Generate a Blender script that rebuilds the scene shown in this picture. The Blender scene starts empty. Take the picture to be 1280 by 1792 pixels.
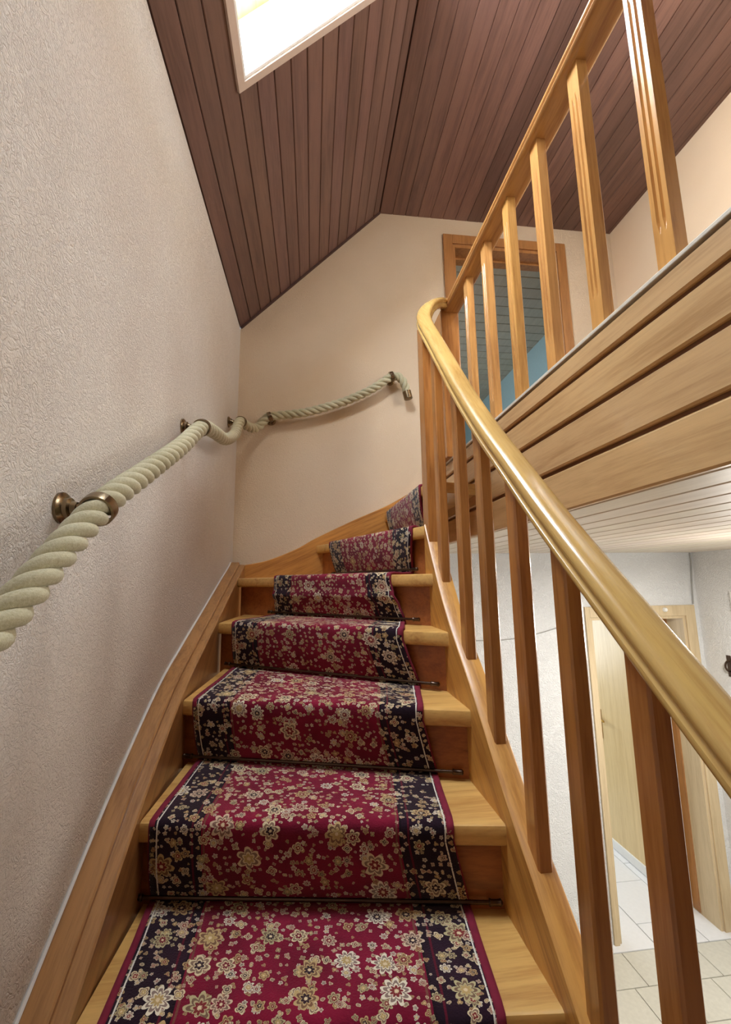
import bpy, bmesh, math, random
from mathutils import Vector, Matrix
random.seed(7)
S = bpy.context.scene
COL = S.collection
EZ = 2.3            # eye height over the lower hall floor; all z below are relative to the eye

def lin(r, g, b):
    f = lambda c: (c/255/12.92) if c/255 <= .04045 else ((c/255+.055)/1.055)**2.4
    return (f(r), f(g), f(b), 1)

# ------------------------------------------------------------------ camera
cam = bpy.data.cameras.new('camera'); co = bpy.data.objects.new('camera', cam); COL.objects.link(co)
cam.sensor_fit = 'HORIZONTAL'; cam.sensor_width = 36; cam.lens = 36*760/1280; cam.clip_start = .01
yaw, pitch, roll = 0.12161649, 0.15840928, -0.01299217
fwd = Vector((math.sin(yaw)*math.cos(pitch), math.cos(yaw)*math.cos(pitch), math.sin(pitch)))
rt = Vector((math.cos(yaw), -math.sin(yaw), 0)); up = rt.cross(fwd)
r2 = math.cos(roll)*rt + math.sin(roll)*up; u2 = -math.sin(roll)*rt + math.cos(roll)*up
m = Matrix((r2, u2, -fwd)).transposed().to_4x4(); m.translation = (0, 0, EZ); co.matrix_world = m
S.camera = co
# ------------------------------------------------------------------ world, daylight, added fill lights, exposure
w = bpy.data.worlds.new('sky'); S.world = w; w.use_nodes = True
w.node_tree.nodes['Background'].inputs[0].default_value = (.72, .84, 1, 1)
w.node_tree.nodes['Background'].inputs[1].default_value = 1.0
S.view_settings.view_transform = 'Standard'; S.view_settings.look = 'None'
S.view_settings.gamma = 1; S.view_settings.use_curve_mapping = False
S.view_settings.exposure = 0.22

def area(name, loc, direction, sx, sy, power, color, spread=math.pi):
    l = bpy.data.lights.new(name, 'AREA'); l.shape = 'RECTANGLE'; l.size = sx; l.size_y = sy
    l.energy = power; l.color = color; l.spread = spread
    o = bpy.data.objects.new(name, l); COL.objects.link(o)
    o.location = (loc[0], loc[1], loc[2]+EZ)
    o.rotation_euler = Vector(direction).to_track_quat('-Z', 'Y').to_euler()
    return o
# roof slope: from (-.48, 1.65) to (.457, 2.604)
SA, SB = Vector((-.48, 0, 1.65)), Vector((.457, 0, 2.604))
SU = (SB-SA).normalized(); SN = Vector((-SU.z, 0, SU.x))       # up the slope, outward normal
SKX0, SKX1, SKY0, SKY1 = -.275, .43, .74, 1.395
def slope(x, y, d=0.0):
    p = SA + SU*((x-SA.x)/SU.x) + SN*d; return Vector((p.x, y, p.z))
skc = slope((SKX0+SKX1)/2, (SKY0+SKY1)/2, .34)
area('skylight_daylight', skc, -SN, .95, .62, 150, (.80, .89, 1.0))
area('hall_fill_light', (2.76, .75, -1.25), (-1, .45, 0), 1.1, 1.4, 16, (.95, .97, 1.0))  # added fill light for the lower hall, set up as an unseen window
area('gallery_fill_light', (2.19, .55, 1.75), (-1, .12, -.12), .9, .8, 28, (.90, .95, 1.0))  # added fill light from the gallery side, brightens the left wall
area('bedroom_fill_light', (.27, 4.4, 1.5), (1, 0, .1), 1.0, 1.1, 13, (1.0, .97, .92))  # added fill light inside the room behind the upper doorway
area('far_room_fill_light', (1.6, 5.3, -.7), (.15, -1, -.45), 1.2, 1.2, 36, (.93, .97, 1.0))  # added fill light inside the room beyond the hall door

# ------------------------------------------------------------------ node helpers
class V:
    def __init__(s, nt, sock): s.nt, s.s = nt, sock
    def _m(s, op, *a):
        n = s.nt.nodes.new('ShaderNodeMath'); n.operation = op
        for i, x in enumerate((s,)+a):
            if isinstance(x, V): s.nt.links.new(x.s, n.inputs[i])
            else: n.inputs[i].default_value = x
        return V(s.nt, n.outputs[0])
    def __add__(s, o): return s._m('ADD', o)
    def __sub__(s, o): return s._m('SUBTRACT', o)
    def __mul__(s, o): return s._m('MULTIPLY', o)
    def __truediv__(s, o): return s._m('DIVIDE', o)
    def lt(s, o): return s._m('LESS_THAN', o)
    def gt(s, o): return s._m('GREATER_THAN', o)
    def cos(s): return s._m('COSINE')
    def fl(s): return s._m('FLOOR')
    def atan2(s, o): return s._m('ARCTAN2', o)
    def sqrt(s): return s._m('SQRT')
    def abs(s): return s._m('ABSOLUTE')
    def min(s, o): return s._m('MINIMUM', o)
def mat(name):
    m = bpy.data.materials.new(name); m.use_nodes = True
    nt = m.node_tree; b = nt.nodes['Principled BSDF']
    return m, nt, b
def lk(nt, a, b): nt.links.new(a.s if isinstance(a, V) else a, b)
def coords(nt, kind='Object', scale=(1, 1, 1), rot=(0, 0, 0), loc=(0, 0, 0)):
    t = nt.nodes.new('ShaderNodeTexCoord'); mp = nt.nodes.new('ShaderNodeMapping')
    src = t.outputs[kind]
    if any(rot):                                         # turn first, then stretch along the grain
        m0 = nt.nodes.new('ShaderNodeMapping'); m0.inputs['Rotation'].default_value = rot; nt.links.new(src, m0.inputs[0]); src = m0.outputs[0]
    mp.inputs['Scale'].default_value = scale; mp.inputs['Location'].default_value = loc
    nt.links.new(src, mp.inputs[0]); return mp.outputs[0]
def noise(nt, vec, scale, detail=3, rough=.5, dist=0):
    n = nt.nodes.new('ShaderNodeTexNoise'); n.inputs['Scale'].default_value = scale; n.inputs['Detail'].default_value = detail
    n.inputs['Roughness'].default_value = rough; n.inputs['Distortion'].default_value = dist
    nt.links.new(vec, n.inputs['Vector']); return V(nt, n.outputs['Fac'])
def ramp(nt, fac, stops, interp='LINEAR'):
    n = nt.nodes.new('ShaderNodeValToRGB'); n.color_ramp.interpolation = interp
    e = n.color_ramp.elements
    while len(e) < len(stops): e.new(.5)
    for i, (p, c) in enumerate(stops): e[i].position = p; e[i].color = c
    lk(nt, fac, n.inputs[0]); return n.outputs[0]
def mix(nt, fac, a, b, mode='MIX'):
    n = nt.nodes.new('ShaderNodeMix'); n.data_type = 'RGBA'; n.blend_type = mode
    for x, i in ((fac, 0), (a, 6), (b, 7)):
        if isinstance(x, V): nt.links.new(x.s, n.inputs[i])
        elif hasattr(x, 'is_linked'): nt.links.new(x, n.inputs[i])
        else: n.inputs[i].default_value = x
    return n.outputs[2]
def bump(nt, b, h, strength, dist):
    n = nt.nodes.new('ShaderNodeBump'); n.inputs['Strength'].default_value = strength; n.inputs['Distance'].default_value = dist
    lk(nt, h, n.inputs['Height']); nt.links.new(n.outputs[0], b.inputs['Normal'])

def wood(name, light, dark, axis='Y', rough=.32, coat=.25, freq=1.0, tint=False, rot=(0, 0, 0)):
    m, nt, b = mat(name)
    sc = {'X': (.9, 14, 14), 'Y': (14, .9, 14), 'Z': (14, 14, .9)}[axis]
    v = coords(nt, 'Object', tuple(s*freq for s in sc), rot)
    if tint:                                            # each board its own piece of timber
        oi = nt.nodes.new('ShaderNodeObjectInfo'); ad = nt.nodes.new('ShaderNodeVectorMath'); ad.operation = 'ADD'
        mu = nt.nodes.new('ShaderNodeMath'); mu.operation = 'MULTIPLY'; mu.inputs[1].default_value = 37
        nt.links.new(oi.outputs['Random'], mu.inputs[0]); nt.links.new(v, ad.inputs[0]); nt.links.new(mu.outputs[0], ad.inputs[1]); v = ad.outputs[0]
    g = noise(nt, v, 1.6, 4, .6, .6); f = noise(nt, v, 9, 3, .65)
    fac = g*.7 + f*.45
    c = ramp(nt, fac, [(.36, dark), (.62, light), (.85, tuple(min(1, x*1.12) for x in light[:3])+(1,))])
    if tint: c = mix(nt, 1.0, c, oi.outputs['Color'], 'MULTIPLY')
    nt.links.new(c, b.inputs['Base Color'])
    b.inputs['Roughness'].default_value = rough; b.inputs['Coat Weight'].default_value = coat; b.inputs['Coat Roughness'].default_value = .18
    bump(nt, b, f, .12, .002)
    return m
def plain(name, c, rough=.5, metal=0.0, nz=0.0):
    m, nt, b = mat(name)
    b.inputs['Base Color'].default_value = c; b.inputs['Roughness'].default_value = rough; b.inputs['Metallic'].default_value = metal
    f = noise(nt, coords(nt), 40, 3)
    nt.links.new(ramp(nt, f, [(.3, tuple(x*(1-nz) for x in c[:3])+(1,)), (.7, c)]), b.inputs['Base Color'])
    return m
def plaster(name, base, shade, strength=.55, scale=1.0):
    m, nt, b = mat(name)
    v = coords(nt, 'Object')
    a = noise(nt, v, 110*scale, 2, .5, 1.6)               # trowelled grain
    c = noise(nt, v, 38*scale, 2, .5, 2.2)
    r = (c-.5).abs()                                     # curved trowel strokes
    h = a*.5 + r._m('MINIMUM', .07)*5.5
    big = noise(nt, v, 1.7, 3, .5)
    nt.links.new(ramp(nt, big, [(.3, shade), (.6, base)]), b.inputs['Base Color'])
    b.inputs['Roughness'].default_value = .75; b.inputs['Specular IOR Level'].default_value = .3
    bump(nt, b, h, strength, .012)
    return m

M = {}
M['plaster'] = plaster('rough_plaster', lin(225, 218, 208), lin(218, 208, 196), .55)
M['plaster_back'] = plaster('gable_plaster', lin(219, 198, 170), lin(212, 190, 160), .4)
M['plaster_hall'] = plaster('hall_plaster', lin(230, 231, 231), lin(226, 228, 229), .6, .7)
M['smooth_wall'] = plaster('painted_wall', lin(228, 203, 170), lin(222, 194, 160), .12)
M['dark_board'] = wood('dark_stained_board', lin(118, 88, 78), lin(90, 65, 58), 'Y', .42, .1, tint=True)
M['oak_y'] = wood('oak_along_depth', lin(214, 166, 92), lin(172, 118, 56), 'Y', freq=1.4)
M['oak_x'] = wood('oak_across', lin(216, 170, 98), lin(180, 126, 64), 'X', tint=True)
M['oak_rail'] = wood('oak_handrail', lin(206, 168, 98), lin(178, 134, 70), 'Y', .24, .5, rot=(-.78, 0, 0), freq=1.3)
M['oak_gallery_rail'] = wood('oak_gallery_rail', lin(190, 138, 78), lin(150, 98, 52), 'Y', .24, .5, freq=1.3)
M['oak_string'] = wood('oak_stringer', lin(206, 150, 74), lin(158, 100, 42), 'Y', .42, .1, rot=(-.72, 0, 0), freq=1.2)
M['oak_back_string'] = wood('oak_back_stringer', lin(196, 136, 66), lin(148, 90, 38), 'X', .4, .15, rot=(0, .4, 0), freq=1.1)
M['oak_wall_string'] = wood('brown_oak_stringer', lin(172, 124, 74), lin(128, 84, 46), 'Y', .35, .3, rot=(-.66, 0, 0), freq=1.6)
M['oak_z'] = wood('oak_upright', lin(178, 118, 60), lin(134, 80, 38), 'Z', .25, .4, tint=True)
M['pine_z'] = wood('pale_oak_upright', lin(198, 146, 82), lin(154, 100, 52), 'Z', .22, .5, tint=True)
M['riser'] = wood('oak_riser', lin(168, 100, 50), lin(126, 70, 34), 'X', .4, .15, tint=True)
M['fascia'] = wood('pine_cladding', lin(196, 160, 112), lin(170, 132, 86), 'Y', .36, .2, tint=True, freq=1.2)
M['pale_board'] = wood('pale_ceiling_board', lin(214, 202, 186), lin(196, 182, 164), 'Y', .45, .1, tint=True)
M['white_board'] = wood('white_ceiling_board', lin(188, 184, 172), lin(172, 168, 156), 'X', .5, .05, tint=True)
M['bounce_cut'] = wood('bounce_cut_panelling', lin(96, 68, 54), lin(70, 48, 38), 'Z', .5, .1)  # dark finish that keeps bounced light off the risers
M['casing'] = wood('door_casing', lin(176, 122, 70), lin(140, 92, 50), 'Z', .35, .2)
M['beech'] = wood('beech_veneer', lin(220, 194, 142), lin(206, 176, 122), 'Z', .4, .1)
M['ash'] = wood('ash_casing', lin(206, 186, 150), lin(186, 164, 128), 'Z', .45, .1)
M['sash'] = wood('pine_sash', lin(226, 190, 120), lin(206, 160, 90), 'Y', .4)
M['groove'] = plain('dark_groove', lin(58, 40, 30), .8)
M['brown_groove'] = plain('brown_joint', lin(112, 72, 42), .7)
M['dark_groove'] = plain('shadow_joint', lin(80, 56, 49), .8)
M['white'] = plain('white_lacquer', lin(236, 236, 232), .4, 0, .03)
M['cream'] = plain('cream_trim', lin(205, 185, 170), .5, 0, .05)
M['blue'] = plain('blue_wall_paint', lin(160, 196, 210), .7, 0, .06)
M['cap'] = plain('pale_worn_cap', lin(206, 196, 178), .5, 0, .15)
M['brass'] = plain('antique_brass', lin(142, 124, 98), .25, 1.0, .2)
M['gold'] = plain('polished_brass', lin(205, 165, 90), .2, 1.0, .1)
M['rod'] = plain('dark_brass_rod', lin(96, 78, 66), .3, 1.0, .2)
M['grout'] = plain('grey_grout', lin(150, 146, 136), .9, 0, .1)
M['tile_beige'] = plain('beige_tile', lin(204, 202, 190), .25, 0, .1)
M['tile_white'] = plain('white_tile', lin(226, 228, 230), .25, 0, .04)
M['cable'] = plain('grey_cable', lin(165, 165, 162), .6, 0, .1)
M['carpet_floor'] = plain('landing_carpet', lin(150, 130, 105), .95, 0, .2)
def rope_mat():
    m, nt, b = mat('rope_fibre')
    v = coords(nt); f = noise(nt, v, 260, 3, .7); g = noise(nt, v, 5, 2)
    nt.links.new(ramp(nt, f*.6+g*.4, [(.3, lin(168, 160, 124)), (.65, lin(206, 201, 170))]), b.inputs['Base Color'])
    b.inputs['Roughness'].default_value = .85; b.inputs['Sheen Weight'].default_value = .2
    bump(nt, b, f, .4, .002); return m
M['rope'] = rope_mat()
def glass_mat():
    m, nt, b = mat('window_glass')
    t = nt.nodes.new('ShaderNodeBsdfTransparent'); g = nt.nodes.new('ShaderNodeBsdfGlossy'); g.inputs['Roughness'].default_value = .02
    x = nt.nodes.new('ShaderNodeMixShader'); x.inputs[0].default_value = .07
    nt.links.new(t.outputs[0], x.inputs[1]); nt.links.new(g.outputs[0], x.inputs[2])
    nt.links.new(x.outputs[0], nt.nodes['Material Output'].inputs[0]); return m
M['glass'] = glass_mat()

def opal_mat():
    m, nt, b = mat('opal_glass'); b.inputs['Base Color'].default_value = (1, .9, .75, 1)
    b.inputs['Emission Color'].default_value = (1, .78, .5, 1); b.inputs['Emission Strength'].default_value = 3; return m  # glowing shade, used only by the two added ceiling lamps
M['opal'] = opal_mat()
RW = .68   # width of the stair runner in metres (u runs across, v along, both in metres)
def runner_mat():
    m, nt, b = mat('oriental_runner')
    tc = nt.nodes.new('ShaderNodeTexCoord'); sp = nt.nodes.new('ShaderNodeSeparateXYZ'); nt.links.new(tc.outputs['UV'], sp.inputs[0])
    u, v = V(nt, sp.outputs[0]), V(nt, sp.outputs[1])
    wob = noise(nt, tc.outputs['UV'], 90, 2); wob2 = noise(nt, tc.outputs['UV'], 300, 2)
    ed = (u-RW/2).abs()*-1 + RW/2                        # distance from the nearer long edge
    field = lin(146, 22, 58); navy = lin(34, 22, 32); cream = lin(226, 205, 165)
    pile = noise(nt, tc.outputs['UV'], 9, 3)
    fcol = ramp(nt, pile, [(.3, lin(104, 18, 40)), (.7, lin(140, 27, 56))])
    bcol = ramp(nt, pile, [(.3, lin(26, 18, 26)), (.7, lin(48, 26, 40))])
    inner = ed.gt(.118)
    col = mix(nt, inner, bcol, fcol)
    for a, c2 in ((.116, lin(30, 18, 26)), (.124, lin(120, 70, 60)), (.098, lin(92, 24, 40))):
        line = (ed-a).abs().lt(.0022); col = mix(nt, line, col, c2)
    def layer(col, cell, size, keep, seed, n0, pal, ctr, rand=1.0):
        cb = nt.nodes.new('ShaderNodeCombineXYZ')
        lk(nt, (u+wob*.006)/cell + seed, cb.inputs[0]); lk(nt, (v+wob2*.002)/cell + seed*1.7, cb.inputs[1])
        vo = nt.nodes.new('ShaderNodeTexVoronoi'); vo.voronoi_dimensions = '2D'; vo.inputs['Scale'].default_value = 1
        vo.inputs['Randomness'].default_value = rand
        nt.links.new(cb.outputs[0], vo.inputs['Vector'])
        df = nt.nodes.new('ShaderNodeVectorMath'); df.operation = 'SUBTRACT'
        nt.links.new(cb.outputs[0], df.inputs[0]); nt.links.new(vo.outputs['Position'], df.inputs[1])
        sx = nt.nodes.new('ShaderNodeSeparateXYZ'); nt.links.new(df.outputs[0], sx.inputs[0])
        x, y = V(nt, sx.outputs[0]), V(nt, sx.outputs[1])
        sc = nt.nodes.new('ShaderNodeSeparateColor'); nt.links.new(vo.outputs['Color'], sc.inputs[0])
        r1, r2, r3 = (V(nt, sc.outputs[i]) for i in range(3))
        rad = (x*x+y*y).sqrt(); th = y.atan2(x) + r2*6.28
        pet = (r3*4).fl() + n0
        R_ = ((th*pet*.5).cos().abs()*.42 + .58)*size*(r1*.5+.5)
        q = rad/R_
        on = r2.lt(keep)
        pc = ramp(nt, r3, pal, 'CONSTANT')
        outer = q.lt(1.0)*on; cut = q.lt(.78)*q.gt(.56)*on; core = q.lt(.42)*on; dot = q.lt(.16)*on
        col = mix(nt, outer, col, pc)
        col = mix(nt, cut*.75, col, lin(90, 34, 40))
        col = mix(nt, core, col, ramp(nt, r1, ctr, 'CONSTANT'))
        return mix(nt, dot, col, cream)
    pal = [(0, lin(222, 205, 165)), (.3, lin(196, 168, 118)), (.5, lin(214, 190, 160)), (.68, lin(190, 178, 134)), (.8, lin(232, 222, 196))]
    ctr = [(0, lin(120, 30, 46)), (.35, lin(60, 40, 46)), (.6, lin(190, 160, 105)), (.8, lin(130, 50, 50))]
    col = layer(col, .0155, .42, .66, 3.1, 2.0, pal, ctr)
    col = layer(col, .030, .45, .60, 11.7, 4.0, pal, ctr)
    col = layer(col, .068, .46, .52, 27.3, 6.0, pal, ctr, .8)
    line = (ed-.017).abs().lt(.0016)*(wob2.gt(.36)); col = mix(nt, line, col, lin(225, 220, 205))
    nt.links.new(col, b.inputs['Base Color'])
    b.inputs['Roughness'].default_value = .95; b.inputs['Sheen Weight'].default_value = .15; b.inputs['Specular IOR Level'].default_value = .1
    bump(nt, b, wob2, .5, .003); return m
M['runner'] = runner_mat()
M['binding'] = plain('crimson_binding', lin(128, 22, 50), .9, 0, .25)

# ------------------------------------------------------------------ mesh helpers
class MB:
    def __init__(s): s.v, s.f, s.uv = [], [], None
    def add(s, vs, fs):
        o = len(s.v); s.v += [Vector(p) for p in vs]; s.f += [[i+o for i in f] for f in fs]; return s
    def box(s, a, b):
        x0, y0, z0 = a; x1, y1, z1 = b
        return s.add([(x0, y0, z0), (x1, y0, z0), (x1, y1, z0), (x0, y1, z0), (x0, y0, z1), (x1, y0, z1), (x1, y1, z1), (x0, y1, z1)],
                     [(0, 3, 2, 1), (4, 5, 6, 7), (0, 1, 5, 4), (1, 2, 6, 5), (2, 3, 7, 6), (3, 0, 4, 7)])
    def prism(s, poly, d0, d1):
        """poly: list of (x,y); extruded between z=d0 and z=d1"""
        n = len(poly)
        vs = [(x, y, d0) for x, y in poly]+[(x, y, d1) for x, y in poly]
        return s.add(vs, [tuple(reversed(range(n))), tuple(range(n, 2*n))]+[(i, (i+1) % n, n+(i+1) % n, n+i) for i in range(n)])
    def loft(s, rings, cap=True, close=True):
        n = len(rings[0]); vs = [p for r in rings for p in r]; fs = []
        for k in range(len(rings)-1):
            for i in range(n if close else n-1):
                j = (i+1) % n; fs.append((k*n+i, k*n+j, (k+1)*n+j, (k+1)*n+i))
        if cap: fs.append(tuple(reversed(range(n)))); fs.append(tuple(range((len(rings)-1)*n, len(rings)*n)))
        return s.add(vs, fs)
    def lathe(s, c, axis, prof, n=20):
        axis = Vector(axis).normalized(); a = axis.orthogonal().normalized(); b = axis.cross(a); c = Vector(c)
        return s.loft([[c+axis*h+(a*math.cos(2*math.pi*i/n)+b*math.sin(2*math.pi*i/n))*r for i in range(n)] for h, r in prof])
    def build(s, name, mt, parent=None, bevel=0.0, smooth=False, loc=None, ez=True):
        me = bpy.data.meshes.new(name)
        off = Vector((0, 0, EZ)) if ez else Vector((0, 0, 0))
        if parent is not None and ez: off = off - wloc(parent)
        if loc is not None: off = Vector((0, 0, 0))
        me.from_pydata([tuple(p+off) for p in s.v], [], s.f)
        bm = bmesh.new(); bm.from_mesh(me); bmesh.ops.recalc_face_normals(bm, faces=bm.faces)
        if bevel: bmesh.ops.bevel(bm, geom=list(bm.edges), offset=bevel, segments=2, affect='EDGES', profile=.6)
        bm.to_mesh(me); bm.free()
        me.materials.append(mt)
        if smooth:
            for p in me.polygons: p.use_smooth = True
            me.set_sharp_from_angle(angle=math.radians(38))
        return link(name, me, parent, loc)
def wloc(o):
    l = Vector((0, 0, 0))
    while o is not None: l += o.location; o = o.parent
    return l
def link(name, me, parent=None, loc=None):
    o = bpy.data.objects.new(name, me); COL.objects.link(o); o.parent = parent
    if loc is not None:
        l = Vector(loc)+Vector((0, 0, EZ))
        o.location = l - (wloc(parent) if parent else Vector((0, 0, 0)))
    return o
def tag(o, label, cat=None, kind=None, group=None):
    o['label'] = label
    if cat: o['category'] = cat
    if kind: o['kind'] = kind
    if group: o['group'] = group
    return o
def empty(name, loc, label, cat, kind=None, group=None):
    e = bpy.data.objects.new(name, None); COL.objects.link(e); e.location = (loc[0], loc[1], loc[2]+EZ); e.empty_display_size = .05
    return tag(e, label, cat, kind, group)
def box(name, a, b, mt, parent=None, bevel=0.0): return MB().box(a, b).build(name, mt, parent, bevel)
def interp(tab, x):
    for (x0, y0), (x1, y1) in zip(tab, tab[1:]):
        if x <= x1 or (x1, y1) == tab[-1]: return y0+(y1-y0)*(x-x0)/(x1-x0)
def catmull(pts, n):
    P = [Vector(p) for p in pts]; P = [P[0]*2-P[1]]+P+[P[-1]*2-P[-2]]; out = []
    for i in range(1, len(P)-2):
        a, b, c, d = P[i-1:i+3]
        for k in range(n):
            t = k/n
            out.append(.5*((2*b)+(c-a)*t+(2*a-5*b+4*c-d)*t*t+(3*b-a-3*c+d)*t**3))
    return out+[P[-2]]
def resample(pts, step):
    out = [pts[0]]; acc = 0
    for a, b in zip(pts, pts[1:]):
        L = (b-a).length; t = step-acc
        while t <= L: out.append(a+(b-a)*(t/L)); t += step
        acc = L-(t-step)
    out.append(pts[-1]); return out

# ------------------------------------------------------------------ structure
XW, D, LAND, LD = -.48, 2.70, .595, 2.95
YB = -1.5
RIDX, RIDZ, XR = .457, 2.604, 2.242
tag(box('wall_left', (XW-.14, YB, -2.3), (XW, LD+.1, 1.64), M['plaster']), 'rough white plaster wall along the left of the stairs', 'wall', 'structure')
DX0, DX1, DZ = .985, 1.785, 2.40
wb = MB().box((XW, D, -2.3), (DX0, D+.16, 2.75)).box((DX1, D, LAND-.1), (XR+.14, D+.16, 2.75)).box((DX0, D, DZ), (DX1, D+.16, 2.75))
# keep only the upper part to the right of the stairs
wb = MB().box((XW, D, -2.3), (.50, D+.16, 2.75)).box((.50, D, .30), (DX0, D+.16, 2.75)).box((DX1, D, .30), (XR+.14, D+.16, 2.75)).box((DX0, D, DZ), (DX1, D+.16, 2.75))
tag(wb.build('wall_back', M['plaster_back']), 'plaster gable wall behind the winding steps with the doorway', 'wall', 'structure')
tag(box('wall_right', (XR, YB, LAND-.1), (XR+.14, D, 2.75), M['smooth_wall']), 'smooth peach painted wall to the right of the gallery', 'wall', 'structure')
tag(box('wall_front', (XW-.14, YB-.14, -2.3), (2.95, YB, 2.9), M['bounce_cut']), 'unseen wall behind the viewer, given dark panelling to cut bounced light', 'wall', 'structure')  # dark panelling added to cut the bounce from behind
tag(box('floor_upper', (.712, YB, .21), (XR, D+.16, LAND), M['carpet_floor']), 'floor slab of the upper gallery above the cladding', 'floor', 'structure')

# upper ceiling: backing, dark boards on the slope and on the flat
def slope_slab(mb, x0, x1, y0, y1, d0, d1):
    vs = [slope(x, y, d) for d in (d0, d1) for x, y in ((x0, y0), (x1, y0), (x1, y1), (x0, y1))]
    return mb.add(vs, [(0, 3, 2, 1), (4, 5, 6, 7), (0, 1, 5, 4), (1, 2, 6, 5), (2, 3, 7, 6), (3, 0, 4, 7)])
cb = MB(); XE = RIDX+.06
for x0, x1, y0, y1 in ((XW-.14, SKX0, YB, D), (SKX1, XE, YB, D), (SKX0, SKX1, YB, SKY0), (SKX0, SKX1, SKY1, D)):
    slope_slab(cb, x0, x1, y0, y1, .012, .20)
cb.box((RIDX-.02, YB, RIDZ+.012), (XR+.14, D+.16, RIDZ+.2))
ceil = tag(cb.build('ceiling', M['dark_groove']), 'dark brown boarded attic ceiling with a slope and a flat part', 'ceiling', 'structure')
def board_mesh(name, wd, ln, th, mt, ch=.003):
    # local: x across (centre 0), y along 0..ln, z 0 (seen face, downwards) .. th
    p = [(-wd/2+ch, 0), (wd/2-ch, 0), (wd/2, ch), (wd/2, th), (-wd/2, th), (-wd/2, ch)]
    mb = MB().loft([[Vector((x, y, z)) for x, z in p] for y in (0, ln)])
    me = bpy.data.meshes.new(name); me.from_pydata([tuple(v) for v in mb.v], [], mb.f)
    bm = bmesh.new(); bm.from_mesh(me); bmesh.ops.recalc_face_normals(bm, faces=bm.faces); bm.to_mesh(me); bm.free()
    me.materials.append(mt); return me
PX = .0637; sang = math.atan2(SU.z, SU.x); bw = PX/SU.x-.003
meshes = {}
def bmsh(wd, ln, th, mt):
    k = (round(wd, 4), round(ln, 3), th, mt.name)
    if k not in meshes: meshes[k] = board_mesh('board', wd, ln, th, mt)
    return meshes[k]
def shade_tint(o, a, b):
    t = random.uniform(a, b); o.color = (t, t*random.uniform(.97, 1.02), t*random.uniform(.95, 1.03), 1)
x = XW
while x < RIDX-.01:
    xc = x+PX/2; w_ = bw
    if x+PX > RIDX: w_ = (RIDX-x)/SU.x-.004; xc = (x+RIDX)/2
    inside = x+PX > SKX0+.005 and x < SKX1-.005
    for y0, y1 in (((YB, SKY0), (SKY1, D)) if inside else ((YB, D),)):
        p = slope(xc, y0, 0)
        o = link('board', bmsh(w_, y1-y0, .014, M['dark_board']), ceil, p); o.rotation_euler = (0, -sang, 0)
        shade_tint(o, .86, 1.06)
    x += PX
x = RIDX+.004; k = 0; grp = [1.08, 1.12, 1.1, 1.32, 1.36, 1.3, 1.28, .90, .86, .88, .92, 1.22, 1.18, .86, .84, .88, 1.02, 1.1, 1.06, 1.0]
while x < XR:
    o = link('board', bmsh(.0915, D-YB, .014, M['dark_board']), ceil, (x+.046, YB, RIDZ-.002))
    g = grp[k % len(grp)]*random.uniform(.97, 1.03); o.color = (g*1.02, g, g, 1); x += .0925; k += 1
# thin dark cove strips where the slope meets the walls
c1 = MB(); slope_slab(c1, XW+.002, RIDX, D-.016, D-.001, -.010, .0); c1.build('cove_strip', M['dark_groove'], ceil)

# skylight
win = empty('window_1', slope((SKX0+SKX1)/2, (SKY0+SKY1)/2), 'bright roof window with a white reveal in the sloping ceiling', 'window', 'structure')
rv = MB(); t = .012; dep = .245
slope_slab(rv, SKX0, SKX1, SKY1-t, SKY1, -.004, dep); slope_slab(rv, SKX0, SKX1, SKY0, SKY0+t, -.004, dep)
slope_slab(rv, SKX0, SKX0+t, SKY0+t, SKY1-t, -.004, dep); slope_slab(rv, SKX1-t, SKX1, SKY0+t, SKY1-t, -.004, dep)
rv.build('reveal', M['white'], win)
tr = MB(); e = .02
slope_slab(tr, SKX0-e, SKX1+e, SKY1-.002, SKY1+e*1.2, -.012, .002); slope_slab(tr, SKX0-e, SKX1+e, SKY0-e*1.2, SKY0+.002, -.012, .002)
slope_slab(tr, SKX0-e, SKX0+.002, SKY0, SKY1, -.012, .002); slope_slab(tr, SKX1-.002, SKX1+e, SKY0, SKY1, -.012, .002)
tr.build('trim', M['cream'], win)
ss = MB(); q = .055
slope_slab(ss, SKX0+t, SKX1-t, SKY1-t-q, SKY1-t, dep-.05, dep); slope_slab(ss, SKX0+t, SKX1-t, SKY0+t, SKY0+t+q, dep-.05, dep)
slope_slab(ss, SKX0+t, SKX0+t+q*.7, SKY0+t+q, SKY1-t-q, dep-.05, dep); slope_slab(ss, SKX1-t-q*.7, SKX1-t, SKY0+t+q, SKY1-t-q, dep-.05, dep)
ss.build('sash', M['sash'], win)
gp = MB(); slope_slab(gp, SKX0+t+q*.7, SKX1-t-q*.7, SKY0+t+q, SKY1-t-q, dep-.028, dep-.022); gp.build('pane', M['glass'], win)

# gallery edge cladding: cap and four boards, each bevelled with an open joint
FY0, FY1, FX = YB, 2.24, .69
tr1 = tag(box('trim_1', (FX+.012, FY0, .19), (FX+.022, FY1, LAND), M['brown_groove']), 'pine board cladding on the edge of the upper gallery', 'cladding', 'structure')
for i, (z0, z1) in enumerate(((.536, .598), (.431, .527), (.312, .421), (.186, .302))):
    c = .008
    pr = [(FX+.014, z0), (FX+.004, z0), (FX, z0+c*.6), (FX, z1-c), (FX+.010, z1), (FX+.014, z1)]
    o = MB().loft([[Vector((x, y, z)) for x, z in pr] for y in (FY0, FY1)]).build('plank', M['fascia'], tr1); shade_tint(o, .92, 1.05)
box('cap', (FX-.004, FY0, .598), (FX+.07, FY1, .608), M['cap'], tr1, .002)
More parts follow.
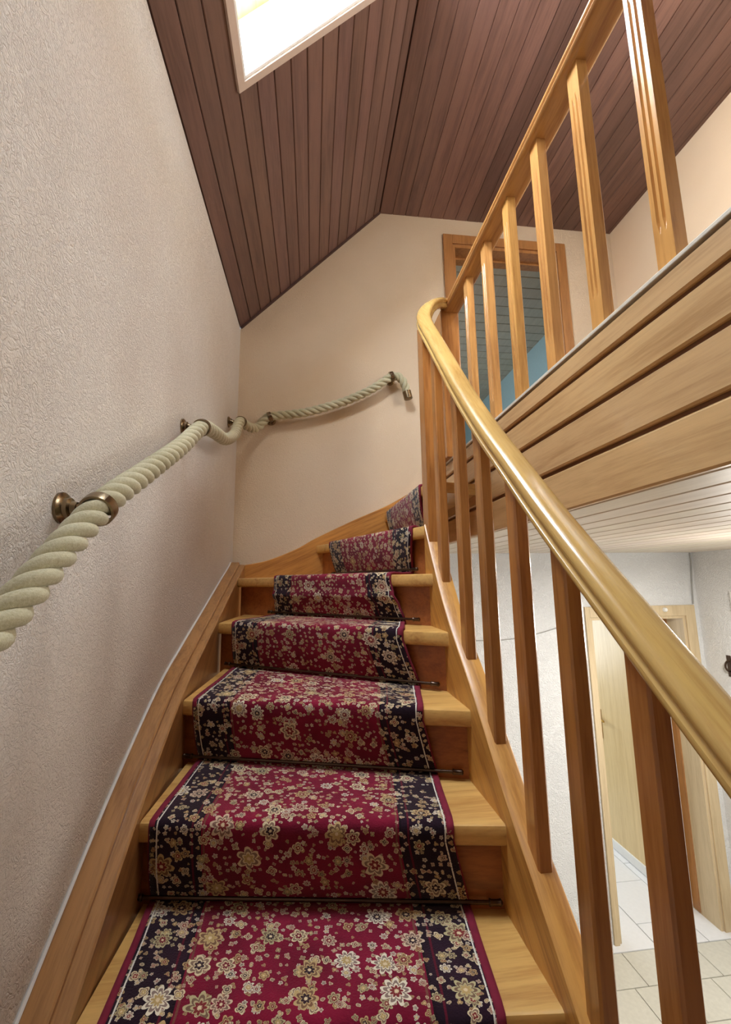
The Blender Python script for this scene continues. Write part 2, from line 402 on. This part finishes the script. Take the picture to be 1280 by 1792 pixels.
# ceiling of the lower hall: pale boards with dark joints
lc = tag(box('ceiling_hall', (FX+.002, YB, .196), (2.95, LD+.16, .209), M['groove']), 'pale boarded ceiling of the lower hall under the gallery', 'ceiling', 'structure')
x = FX+.012; PL = .112
while x+PL < 2.95:
    o = link('board', bmsh(PL-.009, LD-YB, .012, M['pale_board']), lc, (x+PL/2, YB, .184)); shade_tint(o, .95, 1.04); x += PL

# lower hall
LDX0, LDX1, LDZ = 1.950, 2.70, -.275
wl = MB().box((.50, LD, -2.3), (LDX0, LD+.22, .2)).box((LDX1, LD, -2.3), (2.95, LD+.22, .2)).box((LDX0, LD, LDZ), (LDX1, LD+.22, .2))
tag(wl.build('wall_hall_back', M['plaster_hall']), 'white textured plaster wall of the lower hall beyond the balusters', 'wall', 'structure')
tag(box('wall_hall_right', (2.82, YB, -2.3), (2.95, LD, .2), M['plaster_hall']), 'plain white wall at the right end of the lower hall', 'wall', 'structure')
tag(box('wall_under_stairs', (.50, D+.16, -2.3), (.56, LD, .6), M['plaster_hall']), 'white return wall under the winding steps', 'wall', 'structure')
fl = tag(box('floor', (XW, YB, -2.36), (4.2, 5.6, -2.306), M['grout']), 'tiled floor of the lower hall and the room beyond', 'floor', 'structure')
def tile(wx, wy, mt):
    k = ('t', wx, wy, mt.name)
    if k not in meshes:
        o = MB().box((-wx/2, -wy/2, -.008), (wx/2, wy/2, 0)).build('tile', mt, None, .0015, ez=False); meshes[k] = o.data; bpy.data.objects.remove(o)
    return meshes[k]
y = LD-.06; r = 0
while y > 1.3:
    x = .6 - (.0, .09, .18)[r % 3]
    while x < 2.82:
        if x > .62: link('tile', tile(.236, .222, M['tile_beige']), fl, (x, y-.114, -2.3))
        x += .24
    y -= .228; r += 1
for c in range(6):
    xc = 1.46+.358*c; y = LD-.056 + (.0, -.0)[c % 2]
    off = -.20 if c % 2 == 0 else 0.0
    yy = LD-.058+off
    while yy < 4.7:
        y0, y1 = max(yy, LD-.058), yy+.392
        if y1-y0 > .05: link('tile', tile(.353, round(y1-y0-.005, 4), M['tile_white']), fl, (xc+.179, (y0+y1)/2, -2.299))
        yy += .392
# room beyond the hall door
rm = MB().box((1.2, LD+.22, -2.3), (1.3, 5.5, .2)).box((4.1, LD+.22, -2.3), (4.2, 5.5, .2)).box((1.2, 5.5, -2.3), (4.2, 5.6, .2)).box((2.95, LD+.12, -2.3), (4.2, LD+.22, .2)).box((1.2, LD+.22, .2), (4.2, 5.6, .3))
tag(rm.build('wall_far_room', M['plaster_hall']), 'white walls of the room beyond the open hall door', 'wall', 'structure')

# hall doorway with the open beech door
d2 = empty('door_2', (LDX0, LD, -2.3), 'open pale beech door in an ash frame of the lower hall', 'door', 'structure')
CS = .075
mb = MB().box((LDX0-.035, LD-.014, -2.3), (LDX0, LD, LDZ+CS)); mb.build('casing', M['ash'], d2, .003)
MB().box((LDX1, LD-.014, -2.3), (LDX1+CS, LD, LDZ+CS)).build('casing', M['ash'], d2, .003)
MB().box((LDX0, LD-.014, LDZ), (LDX1, LD, LDZ+CS)).build('casing_head', M['ash'], d2, .003)
MB().box((LDX0, LD, -2.3), (LDX0+.02, LD+.22, LDZ)).box((LDX1-.02, LD, -2.3), (LDX1, LD+.22, LDZ)).box((LDX0+.02, LD, LDZ-.02), (LDX1-.02, LD+.22, LDZ)).build('lining', M['ash'], d2)
MB().box((LDX1-.024, LD+.15, -2.29), (LDX1-.019, LD+.218, LDZ-.02)).build('hinge_gap_strip', M['casing'], d2)  # brown strip standing in for the shade of the hinge gap
MB().lathe((2.53, LD-.014, LDZ+.045), (0, -1, 0), [(0, .016), (.012, .016), (.02, .011)], 12).build('door_contact', M['white'], d2, smooth=True)
LX = 2.60
leaf = MB().box((LX, LD+.23, -2.285), (LX+.04, LD+1.02, LDZ-.02)).build('door_leaf', M['beech'], d2, .003)
MB().box((LX-.012, LD+.25, -2.295), (LX, LD+1.02, -2.225)).build('kick_strip', M['white'], leaf, .003)
hp = MB().box((LX-.006, LD+.935, -1.42), (LX, LD+.975, -1.17)); hp.build('escutcheon', M['gold'], leaf, .004)
hh = MB(); hh.lathe((LX-.006, LD+.955, -1.24), (-1, 0, 0), [(0, .014), (.012, .012), (.045, .009)], 12)
hh.lathe((LX-.045, LD+.965, -1.24), (0, -1, -.08), [(0, .011), (.05, .009), (.11, .012), (.125, .006)], 12); hh.build('handle', M['gold'], leaf, smooth=True)
for zz in (-2.05, -.55):
    MB().lathe((LX-.004, LD+.222, zz), (0, 0, 1), [(0, .008), (.08, .008)], 10).build('hinge', M['gold'], leaf, smooth=True)
# white door on the right hall wall
d3 = empty('door_3', (2.82, 2.0, -2.3), 'white door casing on the right wall of the lower hall', 'door', 'structure')
MB().box((2.795, 1.6, -2.3), (2.82, 2.62, -.12)).build('door_leaf', M['white'], d3, .003)
MB().box((2.785, 2.58, -2.3), (2.82, 2.66, -.10)).build('casing', M['white'], d3, .004)
hk = empty('coat_hook', (2.80, 2.76, -.62), 'small dark brass scroll hook on the white hall wall at the right edge', 'hook')
mb = MB().box((2.812, 2.745, -.67), (2.82, 2.775, -.53)); mb.build('back_plate', M['rod'], hk, .003)
arc = [Vector((2.813-.03*math.sin(a), 2.76, -.60+.035*math.cos(a))) for a in [i*math.pi/7 for i in range(12)]]
def tube(pts, r, n=8, cap=True, taper=None):
    rings = []; T0 = (pts[1]-pts[0]).normalized(); N = T0.orthogonal().normalized()
    for i, p in enumerate(pts):
        T = (pts[min(i+1, len(pts)-1)]-pts[max(i-1, 0)]).normalized(); N = (N-T*N.dot(T)).normalized(); B = T.cross(N)
        rr = r if taper is None else r*taper(i/(len(pts)-1))
        rings.append([p+(N*math.cos(2*math.pi*k/n)+B*math.sin(2*math.pi*k/n))*rr for k in range(n)])
    return MB().loft(rings, cap)
tube(arc, .006).build('scroll', M['rod'], hk, smooth=True)
# surface cables on the hall wall
tag(tube(catmull([(2.80, LD-.006, .18), (2.80, LD-.006, .10), (2.785, LD-.006, -.05), (2.775, LD-.006, -.195)], 6), .005).build('wall_cable', M['cable'], smooth=True),
    'grey cable running down from the hall ceiling to the door frame corner', 'cable')
tag(tube(catmull([(.95, LD-.003, -.40), (1.25, LD-.003, -.41), (1.5, LD-.003, -.385), (1.8, LD-.003, -.31), (1.905, LD-.003, -.26)], 6), .0035).build('wall_cable', M['cable'], smooth=True),
    'thin curved cable along the white hall wall behind the balusters', 'cable')
# added window frame around the hall fill light, out of view
w2 = empty('added_window_2', (2.82, .75, -1.25), 'added unseen window at the fill light of the lower hall', 'window', 'structure')
MB().box((2.79, .15, -2.0), (2.82, .2, -.5)).box((2.79, 1.3, -2.0), (2.82, 1.35, -.5)).box((2.79, .2, -2.0), (2.82, 1.3, -1.95)).box((2.79, .2, -.55), (2.82, 1.3, -.5)).build('frame', M['white'], w2)
MB().box((2.80, .2, -1.95), (2.806, 1.3, -.55)).build('pane', M['glass'], w2)

w3 = empty('added_window_3', (2.242, .55, 1.75), 'added unseen window at the fill light of the gallery', 'window', 'structure')  # added frame around the gallery fill light, out of view
MB().box((2.215, .05, 1.3), (2.242, .1, 2.2)).box((2.215, 1.0, 1.3), (2.242, 1.05, 2.2)).box((2.215, .1, 1.3), (2.242, 1.0, 1.35)).box((2.215, .1, 2.15), (2.242, 1.0, 2.2)).build('frame', M['white'], w3)
MB().box((2.225, .1, 1.35), (2.231, 1.0, 2.15)).build('pane', M['glass'], w3)
# added ceiling lamp of the gallery, out of view, warms the upper walls
cl = empty('added_ceiling_lamp', (1.55, .95, RIDZ), 'added round opal lamp over the gallery, unseen warm fill', 'lamp')
MB().lathe((1.55, .95, RIDZ-.002), (0, 0, -1), [(0, .13), (.02, .13), (.025, .12)], 28).build('base', M['white'], cl, smooth=True)
MB().lathe((1.55, .95, RIDZ-.027), (0, 0, -1), [(0, .12), (.04, .118), (.075, .09), (.095, .045), (.10, .01)], 28).build('shade', M['opal'], cl, smooth=True)
ll = bpy.data.lights.new('gallery_fill_bulb', 'POINT'); ll.energy = 8; ll.color = (1, .76, .50); ll.shadow_soft_size = .1
lo_ = bpy.data.objects.new('gallery_fill_bulb', ll); COL.objects.link(lo_); lo_.location = (1.55, .95, RIDZ-.24+EZ)
# added ceiling lamp of the lower hall, out of view, brightens its walls
cl = empty('added_ceiling_lamp', (1.95, 1.6, .184), 'added round opal lamp of the lower hall, unseen fill', 'lamp')
MB().lathe((1.95, 1.6, .183), (0, 0, -1), [(0, .13), (.02, .13), (.025, .12)], 28).build('base', M['white'], cl, smooth=True)
MB().lathe((1.95, 1.6, .158), (0, 0, -1), [(0, .12), (.03, .118), (.05, .09), (.062, .045), (.065, .01)], 28).build('shade', M['opal'], cl, smooth=True)
ll = bpy.data.lights.new('hall_fill_disk', 'AREA'); ll.shape = 'DISK'; ll.size = .24; ll.energy = 34; ll.color = (1, .95, .88)
lo_ = bpy.data.objects.new('hall_fill_disk', ll); COL.objects.link(lo_); lo_.location = (1.95, 1.6, .085+EZ)
ll = bpy.data.lights.new('hall_fill_glow', 'POINT'); ll.energy = 12; ll.color = (1, .96, .90); ll.shadow_soft_size = .12  # extra fill light hung below the added hall lamp
lo_ = bpy.data.objects.new('hall_fill_glow', ll); COL.objects.link(lo_); lo_.location = (1.95, 1.6, -.25+EZ)

# upstairs doorway and the room behind it
d1 = empty('door_1', (DX0, D, LAND), 'open doorway with brown wooden frame on the upper landing', 'door', 'structure')
MB().box((DX0-.068, D-.016, LAND), (DX0, D, DZ+.07)).build('casing', M['casing'], d1, .003)
MB().box((DX1, D-.016, LAND), (DX1+.068, D, DZ+.07)).build('casing', M['casing'], d1, .003)
MB().box((DX0, D-.016, DZ), (DX1, D, DZ+.07)).build('casing_head', M['casing'], d1, .003)
MB().box((DX0, D, LAND), (DX0+.022, D+.16, DZ-.022)).box((DX1-.022, D, LAND), (DX1, D+.16, DZ-.022)).box((DX0, D, DZ-.022), (DX1, D+.16, DZ)).build('lining', M['casing'], d1)
MB().box((DX0+.022, D+.10, LAND), (DX0+.036, D+.16, DZ-.036)).box((DX1-.036, D+.10, LAND), (DX1-.022, D+.16, DZ-.036)).box((DX0+.022, D+.10, DZ-.036), (DX1-.022, D+.16, DZ-.022)).build('door_stop', M['casing'], d1)
BX, BZ = 2.30, 2.42
tag(box('wall_blue', (BX, D+.16, .3), (BX+.1, 6.6, 2.6), M['blue']), 'light blue wall of the room seen through the upper doorway', 'wall', 'structure')
tag(MB().box((.1, D+.16, .3), (.2, 6.6, 2.6)).box((.1, 6.5, .3), (BX+.1, 6.6, 2.6)).build('wall_bedroom', M['white']), 'pale walls of the room behind the upper doorway', 'wall', 'structure')
box('floor_bedroom', (.1, D+.16, .45), (BX+.1, 6.6, LAND), M['carpet_floor']); tag(bpy.data.objects['floor_bedroom'], 'floor of the room behind the upper doorway', 'floor', 'structure')
bc = tag(box('ceiling_bedroom', (.1, D+.16, BZ+.012), (BX+.1, 6.6, BZ+.1), M['groove']), 'grey white boarded ceiling seen through the upper doorway', 'ceiling', 'structure')
y = D+.17
while y < 6.48:
    o = link('board', bmsh(.122, BX-.2, .012, M['white_board']), bc, (.2, y+.063, BZ)); o.rotation_euler = (0, 0, -math.pi/2); shade_tint(o, .95, 1.03); y += .128

nl = MB().lathe((2.03, D, 2.10), (0, -1, -.25), [(0, .004), (.02, .004), (.022, .009), (.026, .008)], 10).build('wall_nail', M['brass'], smooth=True)
tag(nl, 'tiny brass nail in the wall right of the upper door frame', 'nail')
# ------------------------------------------------------------------ staircase
H, K0 = .19, 4.87
zt = lambda k: (k-K0)*H
XI, XS, YS = -.395, .435, D-.08
NL = {-2: (XI, .10), -1: (XI, .37), 0: (XI, .635), 1: (XI, .90), 2: (XI, 1.163), 3: (XI, 1.475), 4: (XI, 1.953), 5: (XI, 2.40), 6: (.02, YS), 7: (.44, YS), 8: (.70, YS)}
NR = {-2: (XS, .19), -1: (XS, .40), 0: (XS, .615), 1: (XS, .826), 2: (XS, 1.03), 3: (XS, 1.226), 4: (XS, 1.40), 5: (XS, 1.56), 6: (.445, 1.64), 7: (.465, 1.70), 8: (.70, 2.10)}
def nline(k, off=0.0, ext=0.0):
    a, b = Vector(NL[k]), Vector(NR[k]); d = (b-a).normalized(); n = Vector((-d.y, d.x))
    return a+n*off-d*ext, b+n*off+d*ext
st = empty('staircase', (0, .4, -2.3), 'winding oak staircase turning right against the plaster walls', 'staircase')
TT = .046
def tread_mesh(k):
    a, b = nline(k); c, d = nline(k+1, .055)
    if k == 7: poly = [a, b, Vector((.70, 1.75)), Vector((.745, 2.06)), Vector((.745, YS))]
    elif k == 5: poly = [a, b, d, c, Vector((XI, YS))]
    else: poly = [a, b, d, c]
    # rounded nosing: loft of insets of the front edge
    dd = (b-a).normalized(); n = Vector((-dd.y, dd.x)); rings = []
    for z, ins in ((-TT, .008), (-TT+.004, .002), (-TT+.009, 0), (-.009, 0), (-.003, .002), (0, .008)):
        p = [Vector(q) for q in poly]; p[0] = a+n*ins; p[1] = b+n*ins
        rings.append([Vector((q.x, q.y, zt(k)+z)) for q in p])
    return MB().loft(rings)
for k in range(-2, 8):
    o = tread_mesh(k).build('tread', M['oak_x'], st, smooth=True); shade_tint(o, .95, 1.05)
for k in range(-1, 9):
    a, b = nline(k, .036, .018); a2, b2 = nline(k, .056, .018)
    if k == 7: b = b+Vector((0, .02)); b2 = b2+Vector((0, .02))
    o = MB().prism([a, b, b2, a2], zt(k-1)-.02, zt(k)-TT).build('riser', M['riser'], st); shade_tint(o, .92, 1.05)
# right (inner) string, follows the rising line of the nosings
RS = [(-.2, -1.62), (.30, -1.155), (.60, -.88), (.787, -.705), (.90, -.60), (1.022, -.492), (1.2, -.31), (1.407, -.118), (1.55, .06), (1.66, .22)]
LS = [(-.3, -1.60), (.10, -1.29), (.37, -1.10), (.635, -.905), (.90, -.712), (1.163, -.522), (1.475, -.335), (1.72, -.235), (1.953, -.148), (2.2, -.055), (2.4, .02), (2.55, .075), (YS, .105)]
def string_mesh(tab, x0, x1, drop, n=40, mold=False):
    y0, y1 = tab[0][0], tab[-1][0]; rings = []
    P = catmull([(0, a, b) for a, b in tab], 6)
    for p in P:
        y, z = p.y, p.z
        rings.append([Vector((x0, y, z-drop)), Vector((x1, y, z-drop)), Vector((x1, y, z-.004)), Vector((x1-.004, y, z)), Vector((x0+.004, y, z)), Vector((x0, y, z-.004))])
    return MB().loft(rings)
string_mesh(RS, XS, .492, .33).build('stringer', M['oak_string'], st, smooth=True)
string_mesh(LS, XI-.042, XI, .42).build('stringer', M['oak_wall_string'], st, smooth=True)
string_mesh([(y, z+.014) for y, z in LS], XW+.006, XI-.030, .12).build('wall_moulding', M['oak_wall_string'], st, smooth=True)
string_mesh([(y, z+.017) for y, z in LS], XW, XW+.008, .10).build('caulk_bead', M['white'], st, smooth=True)
BS = [(XI-.02, .100), (-.27, .128), (-.10, .195), (.02, .262), (.25, .372), (.47, .47), (.70, .60), (.80, .62)]
rings = []
for p in catmull([(a, 0, b) for a, b in BS], 6):
    rings.append([Vector((p.x, y, z)) for y, z in ((YS, p.z-.32), (D, p.z-.32), (D, p.z), (YS+.004, p.z), (YS, p.z-.004))])
MB().loft(rings).build('stringer', M['oak_back_string'], st, smooth=True)

# ------------------------------------------------------------------ runner
runNL = {0: (-.35, .64), 1: (-.352, .897), 2: (-.366, 1.159), 3: (-.357, 1.464), 4: (-.324, 1.906), 5: (-.179, 2.181), 6: (.099, 2.438), 7: (.442, 2.52)}
runNR = {0: (.33, .62), 1: (.328, .835), 2: (.316, 1.049), 3: (.308, 1.264), 4: (.303, 1.488), 5: (.303, 1.694), 6: (.405, 1.733), 7: (.462, 1.80)}
runBL = {1: (-.362, .935), 2: (-.366, 1.194), 3: (-.342, 1.496), 4: (-.318, 1.944), 5: (-.176, 2.229), 6: (.14, 2.432), 7: (.476, 2.516), 8: (.72, 2.5)}
runBR = {1: (.355, .872), 2: (.356, 1.078), 3: (.35, 1.288), 4: (.358, 1.493), 5: (.356, 1.689), 6: (.43, 1.80), 7: (.496, 1.85), 8: (.72, 2.14)}
def on_line(k, p, off):
    a, b = nline(k, off); d = (b-a).normalized(); return a+d*((Vector(p)-a).dot(d))
def edge(side):
    N_, B_ = (runNL, runBL) if side < 0 else (runNR, runBR); out = []
    CT = .010
    for k in range(0, 8):
        if k >= 1:
            b = on_line(k, B_[k], .030); nfr = on_line(k, N_[k], -.009)
            lo = Vector((b.x, b.y, zt(k-1)+CT)); hi = Vector((nfr.x, nfr.y, zt(k)-.030))
            for t in [i/9 for i in range(10)]:
                p = lo.lerp(hi, t); a0 = on_line(k, N_[k], 0); bb = on_line(k, N_[k], -1); n = (bb-a0)
                bulge = .006*math.sin(math.pi*t)
                if k == 5: bulge += .016*math.exp(-((t-.62)/.07)**2)-.006*math.exp(-((t-.48)/.05)**2)
                out.append(p+Vector((n.x, n.y, 0))*bulge)
        a0, a1, a2 = on_line(k, N_[k], -.010), on_line(k, N_[k], -.006), on_line(k, N_[k], .012)
        for a, z in ((a0, -.016), (a0, -.004), (a1, .006), (a2, .0105)): out.append(Vector((a.x, a.y, zt(k)+z)))
        s = on_line(k, N_[k], .012); e = on_line(k+1, B_[k+1], .024)
        for t in [i/8 for i in range(1, 9)]:
            p = s.lerp(e, t); out.append(Vector((p.x, p.y, zt(k)+CT+.001*math.sin(9*t))))
    return out
EL, ER = edge(-1), edge(1)
NU = 36
def runner_strip(s0, s1, nu, lift, uv=True):
    me = bpy.data.meshes.new('runner'); vs, fs, uvs = [], [], []; vlen = 0; pm = None
    for i, (a, b) in enumerate(zip(EL, ER)):
        mid = (a+b)/2
        if pm is not None: vlen += (mid-pm).length
        pm = mid
        for j in range(nu+1):
            s = s0+(s1-s0)*j/nu
            jit = .0016*math.sin(7*s+i*1.3)*math.sin(3.1*i+11*s)
            vs.append(a.lerp(b, s)+Vector((0, -.3*jit, lift+.4*jit))); uvs.append((s*RW, vlen))
    for i in range(len(EL)-1):
        for j in range(nu): k = i*(nu+1)+j; fs.append((k, k+1, k+nu+2, k+nu+1))
    return vs, fs, uvs
def runner_obj(name, s0, s1, nu, lift, mt, parent, th):
    vs, fs, uvs = runner_strip(s0, s1, nu, lift); off = Vector((0, 0, EZ))-(wloc(parent) if parent else Vector((0, 0, 0)))
    me = bpy.data.meshes.new(name); me.from_pydata([tuple(v+off) for v in vs], [], fs)
    ul = me.uv_layers.new(name='UVMap')
    for l in me.loops: ul.data[l.index].uv = uvs[l.vertex_index]
    me.materials.append(mt)
    for p in me.polygons: p.use_smooth = True
    o = link(name, me, parent); sm = o.modifiers.new('thickness', 'SOLIDIFY'); sm.thickness = th; sm.offset = -1; return o
run = runner_obj('stair_runner', 0, 1, NU, 0, M['runner'], None, .008)
tag(run, 'crimson oriental floral runner carpet draped down the middle of the stairs', 'carpet')
runner_obj('edge_binding', -.004, .016, 2, .0012, M['binding'], run, .010)
runner_obj('edge_binding', .980, 1.004, 2, .0012, M['binding'], run, .010)

# carpet rods at the foot of each riser
names = {2: 'darkest brass carpet rod, on the lowest tread in view', 3: 'dark brass carpet rod with end cap on the second tread from below',
         4: 'dark brass carpet rod with end cap on the third tread from below', 5: 'dark brass carpet rod at the back of the fourth tread from below',
         6: 'shortest brass carpet rod, at the back of the fifth tread from below'}
for k in range(2, 7):
    a = on_line(k, runBL[k], .022); b = on_line(k, runBR[k], .022); d = (b-a).normalized()
    a = a-d*.03; b = b+d*(.055 if k < 6 else .03); z = zt(k-1)+.022
    e = empty('carpet_rod', (a.x, a.y, z), names[k], 'carpet rod', None, 'carpet rods on the treads')
    A, B = Vector((a.x, a.y, z)), Vector((b.x, b.y, z)); ax = (B-A).normalized(); L = (B-A).length
    MB().lathe(A, ax, [(0, .0045), (L, .0045)], 10).build('rod', M['rod'], e, smooth=True)
    for c, s in ((A, -1), (B, 1)):
        MB().lathe(c-ax*s*.012, ax*s, [(0, .0065), (.002, .008), (.006, .0065), (.022, .0065), (.026, .008), (.030, .004)], 12).build('end_cap', M['rod'], e, smooth=True)

# ------------------------------------------------------------------ railings
half = [(0, .5), (.22, .485), (.38, .42), (.47, .31), (.5, .18), (.48, .07), (.43, .01), (.41, -.05), (.43, -.11), (.485, -.16), (.5, -.25), (.47, -.36), (.38, -.44), (.2, -.46), (0, -.46)]
prof = half+[(-x, y) for x, y in reversed(half[1:-1])]
def rail_sweep(path, wfun, hfun):
    rings = []
    for i, p in enumerate(path):
        T = (path[min(i+1, len(path)-1)]-path[max(i-1, 0)]).normalized()
        sd = T.cross(Vector((0, 0, 1))).normalized(); u_ = sd.cross(T).normalized(); t = i/(len(path)-1)
        rings.append([p+sd*(x*wfun(t))+u_*(y*hfun(t)) for x, y in prof])
    return MB().loft(rings)
RP = [(-.2, -.79), (.1, -.515), (.30, -.338), (.493, -.165), (.595, -.072), (.787, .106), (.95, .268), (1.087, .405), (1.25, .585), (1.40, .765), (1.52, .91)]
RX = .468
sr = empty('stair_railing', (RX, .5, -1.0), 'golden oak stair railing with moulded handrail curving round at the top', 'railing')
path = [Vector((RX, y, z)) for y, z in RP]+[Vector(p) for p in ((.468, 1.60, 1.005), (.472, 1.67, 1.085), (.490, 1.745, 1.17), (.530, 1.82, 1.262), (.595, 1.905, 1.352), (.66, 1.99, 1.418), (.715, 2.06, 1.45))]
path = resample(catmull(path, 8), .02)
rail_sweep(path, lambda t: .066 if t < .88 else .066-.016*(t-.88)/.12, lambda t: .052).build('handrail', M['oak_rail'], sr, smooth=True)
bwx, bwy = .032, .045
def stair_baluster(y):
    yn = y; yf = y+bwy; x0, x1 = .452, .452+bwx; c = .004
    zb = interp(RS, yn)-.006; ztp = lambda yy: interp(RP, min(yy, 1.52))-.004
    sec = [(x0+c, yn), (x1-c, yn), (x1, yn+c), (x1, yf-c), (x1-c, yf), (x0+c, yf), (x0, yf-c), (x0, yn+c)]
    lo = [Vector((x, yy, zb)) for x, yy in sec]; hi = [Vector((x, yy, ztp(yy))) for x, yy in sec]
    o = MB().loft([lo, hi]).build('baluster', M['oak_z'], sr); shade_tint(o, .92, 1.06)
for y in (1.50, 1.285, 1.108, .922, .745, .568, .39, .21): stair_baluster(y)
nx0, nx1, ny0, ny1 = .440, .500, 1.61, 1.685
MB().loft([[Vector((x, y, z if z < 0.9 else z+(y-ny0)*1.1)) for x, y in ((nx0, ny0), (nx1, ny0), (nx1, ny1), (nx0, ny1))] for z in (-.10, .985)]).build('newel_post', M['oak_z'], sr)

gr = empty('gallery_railing', (.72, .4, .605), 'oak gallery railing with grooved balusters on the upper floor edge', 'railing')
GZ = 1.392
rail_sweep([Vector((.72, y, GZ+.024)) for y in (YB, -.5, .5, 1.2, 2.11)], lambda t: .086, lambda t: .054).build('handrail', M['oak_gallery_rail'], gr, smooth=True)
hgt = GZ-.605+.004
def gal_mesh():
    w2, g = .016, .0055; yy = [-.0225, -.0115, -.0075, -.0035, .0035, .0075, .0115, .0225]; rings = []
    for z, gd in ((0, 0), (.085, 0), (.115, 1), (hgt-.12, 1), (hgt-.09, 0), (hgt, 0)):
        r = []
        for i, y in enumerate(yy): r.append(Vector((-w2+(g*gd if i in (2, 5) else 0), y, z)))
        r += [Vector((w2-.003, .0225, z)), Vector((w2, .0195, z)), Vector((w2, -.0195, z)), Vector((w2-.003, -.0225, z))]
        rings.append(r)
    mb = MB().loft(rings); o = mb.build('baluster', M['pine_z'], None, ez=False); me = o.data; bpy.data.objects.remove(o); return me
gme = gal_mesh()
for i in range(14):
    y = 1.768-.2135*i+.0
    o = link('baluster', gme, gr, (.716, y+.0, .605)); shade_tint(o, .94, 1.05)
MB().box((.660, 2.02, .606), (.752, 2.20, GZ+.015)).build('newel_post', M['oak_z'], gr, .003)

# ------------------------------------------------------------------ rope handrail
brk = [((XW, .885, .146), (1, 0, 0)), ((XW, 1.60, .570), (1, 0, 0)), ((XW, 2.42, .900), (1, 0, 0)), ((-.27, D, 1.020), (0, -1, 0)), ((.505, D, 1.325), (0, -1, 0))]
OFF = .068
ctrl = [(XW+OFF, .10, -.46), (XW+OFF, .42, -.235), (XW+OFF, .65, -.045), (XW+OFF, .885, .146), (XW+OFF, 1.10, .272), (XW+OFF, 1.36, .42), (XW+OFF, 1.60, .570),
        (XW+OFF+.004, 1.76, .612), (XW+OFF+.006, 2.0, .660), (XW+OFF+.004, 2.24, .770), (XW+OFF, 2.40, .895), (-.385, 2.53, .915), (-.345, 2.62, .945), (-.27, D-OFF, 1.020), (-.05, D-OFF, 1.058), (.20, D-OFF, 1.142), (.38, D-OFF, 1.235), (.47, D-OFF, 1.30),
        (.505, D-OFF, 1.325), (.555, D-OFF, 1.322), (.592, D-OFF, 1.27), (.612, D-OFF, 1.185)]
rp = resample(catmull(ctrl, 14), .0055)
rope = empty('rope_handrail', (XW+OFF, .10, -.46), 'thick twisted pale rope handrail slung between wall brackets', 'rope')
fr = []; N = Vector((1, 0, 0))
for i, p in enumerate(rp):
    T = (rp[min(i+1, len(rp)-1)]-rp[max(i-1, 0)]).normalized(); N = (N-T*N.dot(T)).normalized(); fr.append((p, N.copy(), T.cross(N)))
PITCH = .13
for s in range(3):
    cen = []
    for i, (p, n, b) in enumerate(fr):
        a = 2*math.pi*(.0055*i/PITCH+s/3); cen.append(p+(n*math.cos(a)+b*math.sin(a))*.0152)
    tube(cen, .0132, 12).build('strand', M['rope'], rope, smooth=True)
e0, T = rp[-1], (rp[-1]-rp[-4]).normalized()
MB().lathe(e0-T*.03, T, [(-.012, .024), (-.010, .0285), (.040, .0285), (.042, .026)], 20).build('end_ferrule', M['brass'], rope, smooth=True)
blab = ['nearest brass rope bracket, low on the left wall', 'middle brass rope bracket on the left wall', 'brass rope bracket on the left wall beside the room corner',
        'brass rope bracket on the back wall beside the corner', 'highest brass rope bracket, on the back wall by the rope end']
for (c, n), lab in zip(brk, blab):
    c, n = Vector(c), Vector(n); e = empty('rope_bracket', c, lab, 'bracket', None, 'brass rope brackets')
    MB().lathe(c, n, [(-.002, .031), (.005, .031), (.009, .027), (.011, .021), (.018, .020), (.021, .014), (.030, .012)], 24).build('wall_plate', M['brass'], e, smooth=True)
    MB().lathe(c+n*.025, n, [(0, .0095), (.022, .0095)], 14).build('stem', M['brass'], e, smooth=True)
    i = min(range(len(rp)), key=lambda j: (rp[j]-(c+n*OFF)).length); ax = (rp[min(i+3, len(rp)-1)]-rp[max(i-3, 0)]).normalized()
    a = ax.orthogonal().normalized(); b = ax.cross(a); ctr = rp[i]; rings = []; n_ = 28
    for k in range(n_):
        dirv = a*math.cos(2*math.pi*k/n_)+b*math.sin(2*math.pi*k/n_)
        rings.append([ctr+dirv*r+ax*h for r, h in ((.0275, -.012), (.032, -.0115), (.0325, 0), (.032, .0115), (.0275, .012))])
    rings.append(rings[0]); MB().loft(rings, cap=False).build('ring', M['brass'], e, smooth=True)
